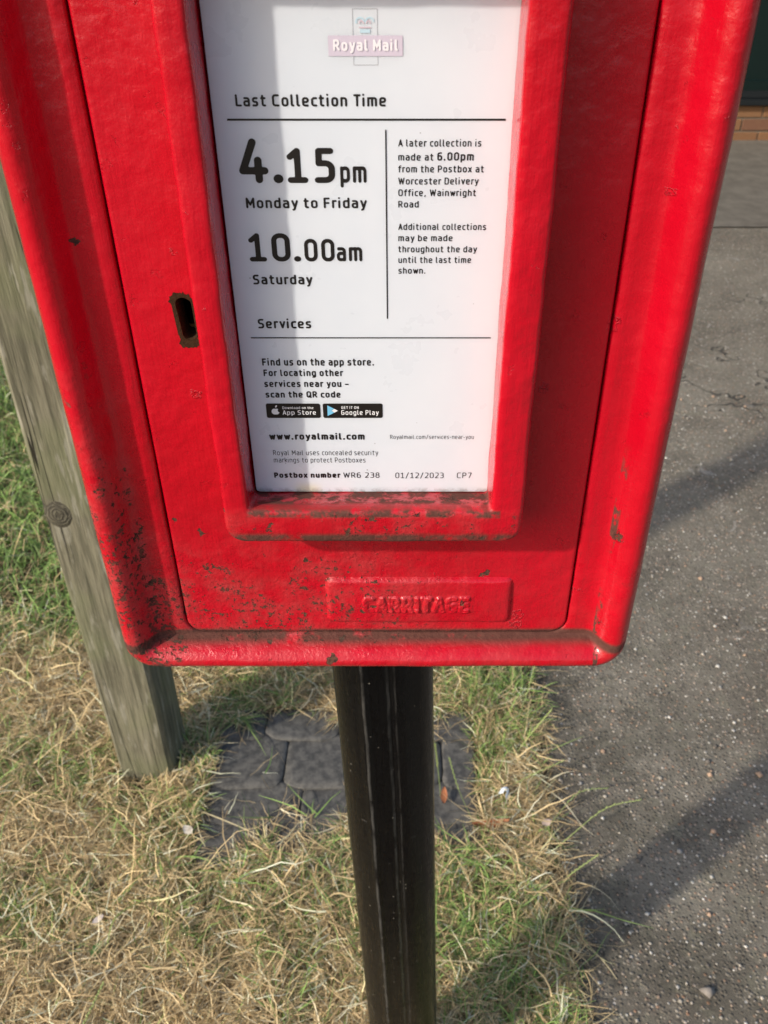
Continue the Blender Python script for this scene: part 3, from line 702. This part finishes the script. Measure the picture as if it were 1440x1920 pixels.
bm = bmesh.new(); add_box(bm, .57, 5.03, 5.612, 5.84, .2435, .285); bmesh.ops.bevel(bm, geom=bm.edges[:], offset=.006, segments=2, affect='EDGES'); under(shop, bm_obj('bottom_rail', bm, SILL))
for k in range(5):
    x0 = .6 + k * .88
    bm = bmesh.new(); add_box(bm, x0 + .004, x0 + .876, 5.640, 5.80, .286, .95)
    bmesh.ops.bevel(bm, geom=bm.edges[:], offset=.004, segments=1, affect='EDGES'); under(shop, bm_obj('stall_panel', bm, GREEN))
    bm = bmesh.new()
    for a, b_, c_, d in ((x0 + .004, x0 + .876, .286, .335), (x0 + .004, x0 + .876, .901, .95), (x0 + .004, x0 + .055, .336, .900), (x0 + .825, x0 + .876, .336, .900)): add_box(bm, a, b_, 5.620, 5.6395, c_, d)
    under(shop, bm_obj('panel_moulding', bm, GREEN))
    bm = bmesh.new(); add_box(bm, x0 + .004, x0 + .876, 5.68, 5.70, 1.02, 2.3); gl = bm_obj('shop_window', bm, simple('dark_glass', (.01, .015, .015), .05)); under(shop, gl)
bm = bmesh.new(); add_box(bm, .57, 5.03, 5.60, 5.84, .951, 1.019); add_box(bm, .57, 5.03, 5.60, 5.84, 2.301, 2.9)
for k in range(6): add_box(bm, .573 + k * .88, .603 + k * .88, 5.625, 5.83, 1.0195, 2.3005)
under(shop, bm_obj('window_frame', bm, GREEN))

# ------------------------------------------------------------------ wooden post
n = N('weathered_timber'); x_, y_, z_ = n.xyz()
kd = n.t.nodes.new('ShaderNodeVectorMath'); kd.operation = 'DISTANCE'; n.link(n.map((1, .3, .62)), kd.inputs[0]); kd.inputs[1].default_value = (-.474, .27, .44 * .62)
KN = (-.474, .905, .44)
gr = n.noise(22, 5, .7, n.map((5, 5, .30)), .0); gr2 = n.noise(60, 4, .7, n.map((4, 4, .16)))
c = n.mix(n.ss(gr, .32, .68), (.085, .080, .052), (.225, .205, .140))
c = n.mix(n.ss(gr2, .5, .72, 0, .55), c, (.075, .062, .042))
c = n.mix(n.ss(n.noise(7, 3), .45, .62, 0, .45), c, (.16, .17, .085))
c = n.mix(n.math('MULTIPLY', n.ss(n.noise(26, 4, .6, n.map((3, 3, .5))), .56, .66), .6), c, (.30, .28, .22))
crack = n.math('MULTIPLY', n.ss(n.math('ABSOLUTE', n.math('SUBTRACT', n.noise(9, 3, .5, n.map((2.2, 2.2, .045))), .5)), .006, .001), n.ss(n.noise(4, 2), .46, .56))
c = n.mix(n.math('MULTIPLY', crack, .9), c, (.015, .012, .008))
WOOD = n.set(c, .9, n.bump(n.math('SUBTRACT', n.math('ADD', n.math('MULTIPLY', gr, .6), gr2), n.math('MULTIPLY', crack, 3)), .7, .003), spec=.25)
wp = empty('wooden_post', (-.4415, 1.02, 0)); tag(wp, 'weathered grey-green square timber post standing in the grass left of the post box', 'post')
def ring(cx, cy, z, hx, hy, rot, ch=.007):
    P = []
    for sx, sy in ((-1, -1), (1, -1), (1, 1), (-1, 1)):
        a = [(sx * (hx - ch), sy * hy), (sx * hx, sy * (hy - ch))]
        if sx * sy < 0: a = a[::1]
        else: a = a[::-1]
        P += a
    c_, s_ = math.cos(rot), math.sin(rot)
    return [(cx + p[0] * c_ - p[1] * s_, cy + p[0] * s_ + p[1] * c_, z) for p in P]
rings = []
for j in range(121):
    z = -.05 + 1.45 * j / 120
    d = noise.noise(Vector((0, 3, z * 3))) * .002
    rings.append(ring(-.4415 + d, 1.018, z, .0475 + noise.noise(Vector((7, 0, z * 8))) * .001, .048, math.radians(-2)))
V, F = loft(rings, cap_last=True)
ws = mesh_obj('shaft', V, F, WOOD); under(wp, ws)
# knot
KNX, KNZ = -.468, .591
V = []; F = []; KM = N('timber_knot'); kv = KM.map((1, 1, 1))
tc = KM.t.nodes.new('ShaderNodeTexCoord'); rad = KM.t.nodes.new('ShaderNodeVectorMath'); rad.operation = 'LENGTH'; KM.t.links.new(tc.outputs['Object'], rad.inputs[0])
rg = KM.math('SINE', KM.math('MULTIPLY', KM.math('ADD', rad.outputs['Value'], KM.math('MULTIPLY', KM.noise(55, 4, .7), .018)), 1300))
KMAT = KM.set(KM.mix(KM.math('MULTIPLY', KM.ss(rg, -.6, .8), KM.ss(KM.noise(90, 4, .7), .35, .6)), (.06, .052, .034), (.125, .112, .074)), .9, KM.bump(rg, .6, .001))
V = [(0, -.0035, 0)]
for r_, yy in ((.008, -.003), (.015, -.0018), (.021, .001)):
    for k in range(20):
        a = 2 * math.pi * k / 20; V.append((r_ * math.cos(a), yy, r_ * 1.25 * math.sin(a)))
F = [(0, 1 + k, 1 + (k + 1) % 20) for k in range(20)] + [(1 + 20 * j + k, 1 + 20 * (j + 1) + k, 1 + 20 * (j + 1) + (k + 1) % 20, 1 + 20 * j + (k + 1) % 20) for j in range(2) for k in range(20)]
kn = mesh_obj('knot', V, F, KMAT, smooth=True); kn.location = (KNX, .9712, KNZ); under(wp, kn)

# ------------------------------------------------------------------ rubber stepping mat
n = N('slate_grey_rubber'); q = n.noise(60, 4, .7)
RUB = n.set(n.mix(n.ss(q, .35, .65), (.055, .052, .046), (.120, .112, .098)), n.ss(q, .3, .7, .55, .8), n.bump(n.noise(180, 4), .5, .002), spec=.4)
mat_ = empty('stepping_mat', (-.1, .97, 0)); tag(mat_, 'dark grey rubber mat moulded like slate slabs, half buried in grass behind the post', 'mat')
MXL, MXR, MYB, MYF = -.338, .138, 1.125, .80
bm = bmesh.new(); add_box(bm, MXL, MXR, MYF, MYB, -.005, .011); bmesh.ops.bevel(bm, geom=[e for e in bm.edges], offset=.004, segments=2, affect='EDGES'); under(mat_, bm_obj('mat_base', bm, RUB))
rows = [(1.122, 1.062, [-.335, -.25, -.11, .02, .135]), (1.066, .955, [-.335, -.205, -.04, .075, .135]), (.959, .885, [-.335, -.17, -.085, .03, .135]), (.888, .805, [-.335, -.22, -.05, .135])]
for ri, (yb, yf, xs) in enumerate(rows):
    for xa, xb in zip(xs[:-1], xs[1:]):
        cx, cy, hx, hy = (xa + xb) / 2, (yb + yf) / 2, (xb - xa) / 2 - .0004, (yb - yf) / 2 + .001
        P = []
        for k in range(28):
            a = 2 * math.pi * k / 28 + .1; e = .33
            u = math.copysign(abs(math.cos(a)) ** e, math.cos(a)); v = math.copysign(abs(math.sin(a)) ** e, math.sin(a))
            w = .0045 * noise.noise(Vector((cx * 9 + u * 2, cy * 9 + v * 2, ri)))
            P.append((cx + u * hx + w * u, cy + v * hy + w * v - (.010 * (1 - u * u) if v < 0 else .010 * (u * u - 1)) * .8))
        tilt = random.uniform(.001, .003)
        V = []; 
        for sc_, zz in ((1.0, .010), (1.0, .0150), (.975, .0172), (.80, .0176), (.45, .0172)):
            V += [(cx + (p[0] - cx) * sc_, cy + (p[1] - cy) * sc_, zz + tilt * (cy - p[1]) / .06 * (1 if zz > .0105 else 0) + (.0012 * noise.noise(Vector((p[0] * 40, p[1] * 40, 1))) if sc_ < 1 else 0)) for p in P]
        m = len(P); F = [(j * m + k, j * m + (k + 1) % m, (j + 1) * m + (k + 1) % m, (j + 1) * m + k) for j in range(4) for k in range(m)] + [tuple(range(4 * m, 5 * m))]
        under(mat_, mesh_obj('slab', V, F, RUB, smooth=True))

# ------------------------------------------------------------------ grass
def grass_mat():
    n = N('grass_blades'); a = n.attr('tint')
    n.set(n.mix(n.noise(600, 2), a, n.mix(.35, a, (.5, .45, .3))), .6, spec=.3)
    tr = n.t.nodes.new('ShaderNodeBsdfTranslucent'); n.t.links.new(a, tr.inputs[0])
    mx = n.t.nodes.new('ShaderNodeMixShader'); mx.inputs[0].default_value = .2
    n.t.links.new(n.b.outputs[0], mx.inputs[1]); n.t.links.new(tr.outputs[0], mx.inputs[2]); n.t.links.new(mx.outputs[0], n.out.inputs[0])
    return n.m
GRASS = grass_mat()
# smooth 2-d value noise in numpy
_tab = RNG.random((256, 256))
def vnoise(x, y, s):
    x = x * s + 97; y = y * s + 61; xi = np.floor(x).astype(int); yi = np.floor(y).astype(int); fx = x - xi; fy = y - yi
    fx = fx * fx * (3 - 2 * fx); fy = fy * fy * (3 - 2 * fy); g = lambda i, j: _tab[i % 256, j % 256]
    return (g(xi, yi) * (1 - fx) + g(xi + 1, yi) * fx) * (1 - fy) + (g(xi, yi + 1) * (1 - fx) + g(xi + 1, yi + 1) * fx) * fy
def green_amount(x, y):
    g = .40 + 1.15 * (vnoise(x, y, 7) - .5) + .45 * (vnoise(x, y, 23) - .5)
    g += np.clip((y - 1.15) * 1.1, 0, .55)                                  # greener farther back
    g += .35 * np.exp(-(((x + .36) / .10) ** 2 + ((y - .86) / .08) ** 2))   # tufts by the timber post
    g += .30 * np.exp(-(((x - .15) / .09) ** 2 + ((y - .62) / .16) ** 2))   # by the path
    g += .75 * np.exp(-(((x - .16) / .09) ** 2 + ((y - 1.2) / .10) ** 2))
    g -= .55 * np.exp(-(((x + .25) / .35) ** 2 + ((y - .45) / .22) ** 2))   # parched in front
    g -= .35 * np.exp(-(((x - .20) / .06) ** 2 + ((y - .92) / .12) ** 2))
    return g
def blades(name, base, ang, length, width, lift, curl, tint, nseg=4, z0=.0, droop=None):
    n_ = len(base); t = np.linspace(0, 1, nseg + 1)
    d = np.stack([np.cos(ang), np.sin(ang)], 1); nrm = np.stack([-np.sin(ang), np.cos(ang)], 1)
    wig = RNG.normal(0, 1, (n_, nseg + 1))  .cumsum(1) * .034 * length[:, None]
    hor = (t[None] * np.cos(lift)[:, None]) * length[:, None]
    hgt = (np.sin(lift)[:, None] * (t[None] - .5 * (droop[:, None] if droop is not None else .5) * t[None] ** 2)) * length[:, None]
    side = curl[:, None] * t[None] ** 2 * length[:, None] + wig
    cx = base[:, 0, None] + d[:, 0, None] * hor + nrm[:, 0, None] * side
    cy = base[:, 1, None] + d[:, 1, None] * hor + nrm[:, 1, None] * side
    cz = base[:, 2, None] + hgt
    cz = np.maximum(cz, .002)
    w = width[:, None] * (1 - t[None] ** 2 * .85) * .5
    roll = RNG.uniform(-.9, .9, n_)[:, None]
    ox = nrm[:, 0, None] * w * np.cos(roll); oy = nrm[:, 1, None] * w * np.cos(roll); oz = w * np.sin(roll)
    P = np.empty((n_, nseg + 1, 2, 3)); P[:, :, 0, 0] = cx - ox; P[:, :, 1, 0] = cx + ox; P[:, :, 0, 1] = cy - oy; P[:, :, 1, 1] = cy + oy; P[:, :, 0, 2] = cz - oz; P[:, :, 1, 2] = cz + oz
    V = P.reshape(-1, 3); idx = (np.arange(n_)[:, None] * (nseg + 1) * 2 + np.arange(nseg)[None] * 2)
    Q = np.stack([idx, idx + 1, idx + 3, idx + 2], -1).reshape(-1, 4)
    me = bpy.data.meshes.new(name); me.vertices.add(len(V)); me.vertices.foreach_set('co', V.ravel())
    me.loops.add(Q.size); me.loops.foreach_set('vertex_index', Q.ravel().astype(np.int32))
    me.polygons.add(len(Q)); me.polygons.foreach_set('loop_start', np.arange(0, Q.size, 4, dtype=np.int32))
    me.update(); me.validate()
    at = me.color_attributes.new('tint', 'FLOAT_COLOR', 'POINT')
    c = np.ones((n_, (nseg + 1) * 2, 4)); c[:, :, :3] = tint[:, None]
    at.data.foreach_set('color', c.ravel())
    me.materials.append(GRASS)
    o = bpy.data.objects.new(name, me); COL.objects.link(o); o['kind'] = 'stuff'; return o
EDGEv = np.vectorize(EDGE)
EE = lambda y: .262 - .024 * np.clip((.80 - y) / .2, 0, 1) + .03 * (vnoise(y, y * 0, 9) - .5)
def scatter(k, x0, x1, y0, y1, power=1.0):
    x = RNG.uniform(x0, x1, k); y = y0 + (y1 - y0) * RNG.random(k) ** power
    e = EE(y)
    keep = x < e + .022 * (RNG.random(k) ** 2 * 2 - .6)
    # leave the mat mostly bare, with straw drifts
    inm = (x > MXL) & (x < MXR) & (y > MYF) & (y < MYB)
    drift = vnoise(x, y, 17) * .6 + vnoise(x, y, 41) * .4
    front = np.clip((.862 - y) / .04, 0, 1) + np.clip((y - 1.08) / .03, 0, 1) * .5 + np.clip((.13 - np.abs(x + .10)) / .05, 0, 1) * np.clip((.99 - y) / .05, 0, 1) * .3 + np.clip((x - .118) / .02, 0, 1) * .4 + np.clip((-.325 - x) / .012, 0, 1) * .4
    keep &= ~inm | (drift + front * .4 + RNG.normal(0, .04, k) > .79)
    # nothing inside either post
    keep &= ~((np.abs(x + .4415) < .05) & (np.abs(y - 1.018) < .05)); keep &= ~((np.abs(x - .008) < .042) & (np.abs(y - .5) < .042))
    return x[keep], y[keep]
def straw_tint(k):
    a = np.array([.80, .60, .31]); b = np.array([.25, .16, .07]); c = np.array([.88, .77, .52]); t = RNG.random((k, 1)); u = RNG.random((k, 1))
    return (a * (1 - t) + b * t) * (1 - (u > .86)) + c * (u > .86)
def green_tint(k):
    t = RNG.random((k, 1)); return np.array([.065, .145, .020]) * (1 - t) + np.array([.22, .38, .065]) * t
def field(name, k, x0, x1, y0, y1, dry_share, L, W, mode, nseg=4, power=1.0, zmax=.02, gs=1.0):
    x, y = scatter(k, x0, x1, y0, y1, power); g = green_amount(x, y)
    if mode == 'green':
        m = RNG.random(len(x)) < np.clip(g * 1.25 * gs + .05, .04, 1)
    else:
        m = RNG.random(len(x)) < np.clip(1.12 - g * 1.0, .12, 1)
    x, y = x[m], y[m]; n_ = len(x)
    inm = (x > MXL) & (x < MXR) & (y > MYF) & (y < MYB)
    z = RNG.random(n_) ** 1.5 * zmax + .030 * np.clip(vnoise(x, y, 21) * .6 + vnoise(x, y, 47) * .5 - .30, 0, 1) * (x < EE(y) - .02); z[inm] = .021 + RNG.random(inm.sum()) * .008
    clump = vnoise(x, y, 30) * 2 * math.pi * 2
    if mode == 'green':
        lift = RNG.uniform(.35, 1.35, n_); tint = green_tint(n_)
        mixd = RNG.random(n_) < .22; tint[mixd] = straw_tint(mixd.sum()) * .9
        ang = clump + RNG.normal(0, 1.2, n_)
    else:
        lift = RNG.normal(.10, .38, n_); tint = straw_tint(n_); ang = clump + RNG.normal(0, 1.6, n_)
    lift[inm] *= .3
    ln = L * RNG.lognormal(0, .35, n_); wd = W * RNG.uniform(.6, 1.3, n_)
    tint = np.minimum(tint * (.70 + .85 * vnoise(x, y, 60))[:, None], .92)
    return blades(name, np.stack([x, y, z], 1), ang, ln, wd, lift, RNG.normal(0, .20, n_), tint, nseg, droop=RNG.uniform(.2, 1.5, n_))
field('dry_grass', 150000, -1.15, .30, .30, 1.35, 1, .033, .0015, 'dry', 4)
field('dry_grass', 12000, -1.15, .30, .30, 1.35, 1, .062, .0021, 'dry', 5, zmax=.028)
field('green_grass', 85000, -1.15, .30, .30, 1.35, 0, .040, .0021, 'green', 3, zmax=.008)
field('dry_grass', 60000, -2.6, .29, 1.3, 3.4, 1, .05, .0026, 'dry', 3)
field('green_grass', 110000, -2.6, .29, 1.3, 3.4, 0, .055, .0032, 'green', 3, zmax=.008, gs=1.4)
field('green_grass', 50000, -6, .29, 3.3, 9, 0, .07, .008, 'green', 2, zmax=.01, gs=1.6)

# ------------------------------------------------------------------ long seed stalks leaning over the path
def stalk(pts, w, tint, head, label):
    P = [Vector(p) for p in pts]; C = []
    for i in range(len(P) - 1):
        a = P[max(i - 1, 0)]; b = P[i]; c_ = P[i + 1]; d = P[min(i + 2, len(P) - 1)]
        for k in range(5):
            t = k / 5; C.append(.5 * ((2 * b) + (c_ - a) * t + (2 * a - 5 * b + 4 * c_ - d) * t * t + (3 * b - a - 3 * c_ + d) * t ** 3))
    C.append(P[-1]); V = []; F = []
    for i, p in enumerate(C):
        t = (C[min(i + 1, len(C) - 1)] - C[max(i - 1, 0)]).normalized(); s = t.cross(Vector((0, 0, 1)))
        s = s.normalized() if s.length > .01 else Vector((1, 0, 0)); u = s.cross(t); r = w * (1 - .6 * i / len(C))
        V += [p + s * r, p - s * r * .5 + u * r * .86, p - s * r * .5 - u * r * .86]
    F = [(3 * i + k, 3 * i + (k + 1) % 3, 3 * i + 3 + (k + 1) % 3, 3 * i + 3 + k) for i in range(len(C) - 1) for k in range(3)]
    if head:
        nh = 15; seg = C[int(len(C) * .52):]
        for q in range(nh):
            f = q / (nh - 1) * (len(seg) - 1.001); i = int(f); p = seg[i].lerp(seg[i + 1], f - i); t = (seg[i + 1] - seg[i]).normalized()
            s = t.cross(Vector((0, 0, 1))).normalized() * (1 if q % 2 else -1); o = len(V); l = .0085 - .003 * q / nh
            V += [p, p + t * l * .5 + s * .0020 + Vector((0, 0, .0008)), p + t * l + s * .0010, p + t * l * .5 - s * .0004 + Vector((0, 0, .0016))]
            F += [(o, o + 1, o + 2), (o, o + 2, o + 3), (o, o + 3, o + 1)]
    me = bpy.data.meshes.new('grass_stalk'); me.from_pydata([tuple(v) for v in V], [], F); me.update()
    at = me.color_attributes.new('tint', 'FLOAT_COLOR', 'POINT'); at.data.foreach_set('color', list((*tint, 1)) * len(V))
    me.materials.append(GRASS); o = bpy.data.objects.new('grass_stalk', me); COL.objects.link(o)
    tag(o, label, 'grass stalk', 'seed stalks along the path edge'); return o
LIME = (.34, .42, .12); STR = (.50, .42, .24); GRN = (.22, .30, .08)
stalk([(.205, .80, 0), (.27, .84, .03), (.34, .885, .05), (.40, .90, .052)], .0011, LIME, True, 'longest pale green seed stalk arching right over the tarmac path')
stalk([(.21, .83, 0), (.25, .87, .03), (.30, .915, .05), (.35, .925, .05)], .0009, GRN, True, 'thin green seed stalk just above the longest one over the path')
stalk([(.24, .77, 0), (.27, .785, .02), (.315, .81, .032)], .0011, LIME, True, 'short lime seed head pointing right over the path below the longest stalk')
stalk([(.20, 1.02, 0), (.235, 1.04, .05), (.27, 1.06, .09)], .0011, LIME, True, 'upright green seed stalk leaning right at the path edge beside the mat')
stalk([(.20, 1.06, 0), (.235, 1.12, .06), (.25, 1.15, .11)], .0010, GRN, True, 'tallest green seed stalk at the path edge under the box corner')
stalk([(.14, .92, 0), (.20, .95, .03), (.285, .985, .045)], .0011, LIME, True, 'green seed stalk lying across the right corner of the mat')
stalk([(.07, .93, .02), (.065, .96, .06), (.06, .975, .10)], .0012, LIME, True, 'upright lime seed stalk close to the right side of the black post')
stalk([(.13, .86, .02), (.10, .92, .05), (.085, .96, .08)], .0010, GRN, True, 'green seed stalk crossing the right half of the mat')
stalk([(.15, 1.10, .0), (.15, 1.16, .05), (.155, 1.20, .10)], .0010, STR, False, 'straw stalk standing behind the right edge of the mat')
stalk([(.24, .70, .01), (.27, .69, .008), (.30, .655, .006), (.315, .63, .004)], .0012, STR, False, 'pale straw stalk bent down onto the path')
stalk([(.21, .73, .01), (.26, .71, .02), (.285, .735, .03), (.31, .77, .03)], .0009, STR, False, 'forked pale straw stalk curling up over the path')
stalk([(.24, .64, .01), (.262, .60, .015), (.27, .56, .01), (.275, .52, .004)], .0010, STR, False, 'long pale straw stalk trailing down along the path edge')
stalk([(-.36, .91, .02), (-.30, .88, .03), (-.22, .845, .028)], .0016, STR, False, 'straight pale straw stalk lying over the left corner of the mat')
stalk([(-.33, .71, .02), (-.37, .735, .04), (-.42, .70, .05), (-.43, .665, .03)], .0012, LIME, True, 'bent seed stalk arching left in the lawn below the timber post')
stalk([(-.45, .49, .02), (-.43, .55, .04), (-.415, .60, .05)], .0013, LIME, True, 'pale seed stalk standing in the parched grass at lower left')
stalk([(-.50, .55, .02), (-.46, .56, .03), (-.435, .61, .04)], .0014, STR, False, 'dry bent straw stem in the parched grass at lower left')
stalk([(.04, .645, .03), (.09, .64, .035), (.15, .635, .03)], .0013, STR, True, 'straw seed head lying level just right of the black post foot')
stalk([(-.10, .62, .03), (-.16, .60, .035), (-.22, .585, .03)], .0011, STR, False, 'straw stem lying level just left of the black post foot')

# ------------------------------------------------------------------ leaves and litter
def leaf(loc, L, W, rot, curl, col, label, cat='leaf', tilt=(0, 0)):
    n_, V, F = 9, [], []
    for i in range(n_):
        t = i / (n_ - 1); w = W * math.sin(math.pi * min(max(t, .04), .97)) ** .75 / 2
        for s in (-1, -.4, 0, .4, 1):
            V.append(((t - .5) * L, s * w, curl * ((t - .5) ** 2 * 2 + s * s * .35) * L * .5 + (.001 if s == 0 else 0) + noise.noise(Vector((t * 5, s * 2, L * 99))) * L * .04))
    F = [(5 * i + k, 5 * i + k + 1, 5 * i + 6 + k, 5 * i + 5 + k) for i in range(n_ - 1) for k in range(4)]
    n = N(label.split()[0] + '_leaf_skin'); v = n.noise(220, 3)
    m_ = n.set(n.mix(v, tuple(c * .7 for c in col), tuple(min(c * 1.2, .85) for c in col)), .6)
    o = mesh_obj('dead_leaf' if cat == 'leaf' else 'litter_scrap', V, F, m_, smooth=True)
    o.location = loc; o.rotation_euler = (tilt[0], tilt[1], rot); tag(o, label, cat); return o
leaf((.150, .868, .030), .062, .016, .1, .35, (.34, .13, .045), 'brown curled dead leaf in the grass right of the black post')
leaf((.075, .925, .028), .034, .012, 1.5, .3, (.36, .13, .05), 'rust brown dead leaf half hidden by the black post on the mat')
leaf((.252, 1.095, .008), .024, .013, -.2, .4, (.62, .52, .36), 'pale beige leaf on the path edge, higher of two')
leaf((.238, 1.035, .012), .024, .012, -.3, .3, (.58, .48, .34), 'pale beige leaf on the path edge, lower of two')
leaf((-.348, .855, .034), .022, .015, -.7, .3, (.68, .60, .48), 'cream leaf in the grass below the timber post')
leaf((-.455, .705, .030), .020, .010, .8, .2, (.66, .56, .48), 'small pinkish white leaf in the parched grass far left')
leaf((-.445, .665, .022), .030, .018, 1.2, .2, (.10, .20, .05), 'green clover leaf in the parched grass far left', 'leaf')
leaf((.243, .872, .030), .018, .014, .5, .3, (.60, .45, .34), 'pinkish tan leaf lying among straw by the path')
leaf((-.165, .545, .03), .034, .009, 1.0, .2, (.20, .26, .11), 'grey green folded leaf left of the black post foot')
# white eggshell-like scrap
V = []; F = []
for i in range(7):
    for k in range(9):
        a = math.radians(-110 + 250 * k / 8); b = math.radians(12 * i); r = .0125 * (1 + .25 * math.sin(2 * a))
        V.append((r * math.cos(a) * math.cos(b), r * .8 * math.sin(a) * math.cos(b), -.008 + .012 * math.sin(b)))
F = [(9 * i + k, 9 * i + k + 1, 9 * i + 10 + k, 9 * i + 9 + k) for i in range(6) for k in range(8)]
o = mesh_obj('litter_scrap', V, F, simple('bluish_white_shell', (.74, .80, .84), .4), smooth=True); o.location = (.178, .925, .036); o.rotation_euler = (.4, -.2, .6)
tag(o, 'small bluish white eggshell scrap in the straw beside the path', 'litter')

# loose grit on the path
def grit():
    V0 = np.array([(1, 0, 0), (-1, 0, 0), (0, 1, 0), (0, -1, 0), (0, 0, 1), (0, 0, -1)], float)
    F0 = np.array([(0, 2, 4), (2, 1, 4), (1, 3, 4), (3, 0, 4), (2, 0, 5), (1, 2, 5), (3, 1, 5), (0, 3, 5)])
    k = 6500; x = RNG.uniform(.25, 1.4, k); y = .42 + 2.0 * RNG.random(k) ** 1.6
    s = RNG.lognormal(math.log(.0021), .4, k); V = (V0[None] * (1 + RNG.normal(0, .22, (k, 6, 1)))) * s[:, None, None]
    a = RNG.random(k) * 6.28; c_, s_ = np.cos(a)[:, None], np.sin(a)[:, None]
    X_ = V[..., 0] * c_ - V[..., 1] * s_; Y_ = V[..., 0] * s_ + V[..., 1] * c_
    P = np.stack([X_ + x[:, None], Y_ + y[:, None], V[..., 2] * .7 + .002 + s[:, None] * .3], -1).reshape(-1, 3)
    T = (F0[None] + (np.arange(k) * 6)[:, None, None]).reshape(-1, 3)
    me = bpy.data.meshes.new('grit'); me.from_pydata(P.tolist(), [], T.tolist()); me.update()
    pal = np.array([(.42, .37, .30), (.30, .22, .16), (.55, .52, .46), (.22, .19, .16), (.45, .30, .20), (.35, .33, .30), (.14, .12, .10)])
    c = np.ones((k, 6, 4)); c[:, :, :3] = (pal[RNG.integers(0, len(pal), k)] * RNG.uniform(.7, 1.1, (k, 1)))[:, None]
    at = me.color_attributes.new('tint', 'FLOAT_COLOR', 'POINT'); at.data.foreach_set('color', c.ravel())
    n = N('grit_stone'); me.materials.append(n.set(n.attr('tint'), .7)); me.polygons.foreach_set('use_smooth', [True] * len(me.polygons))
    o = bpy.data.objects.new('path_grit', me); COL.objects.link(o); o['kind'] = 'stuff'
grit()
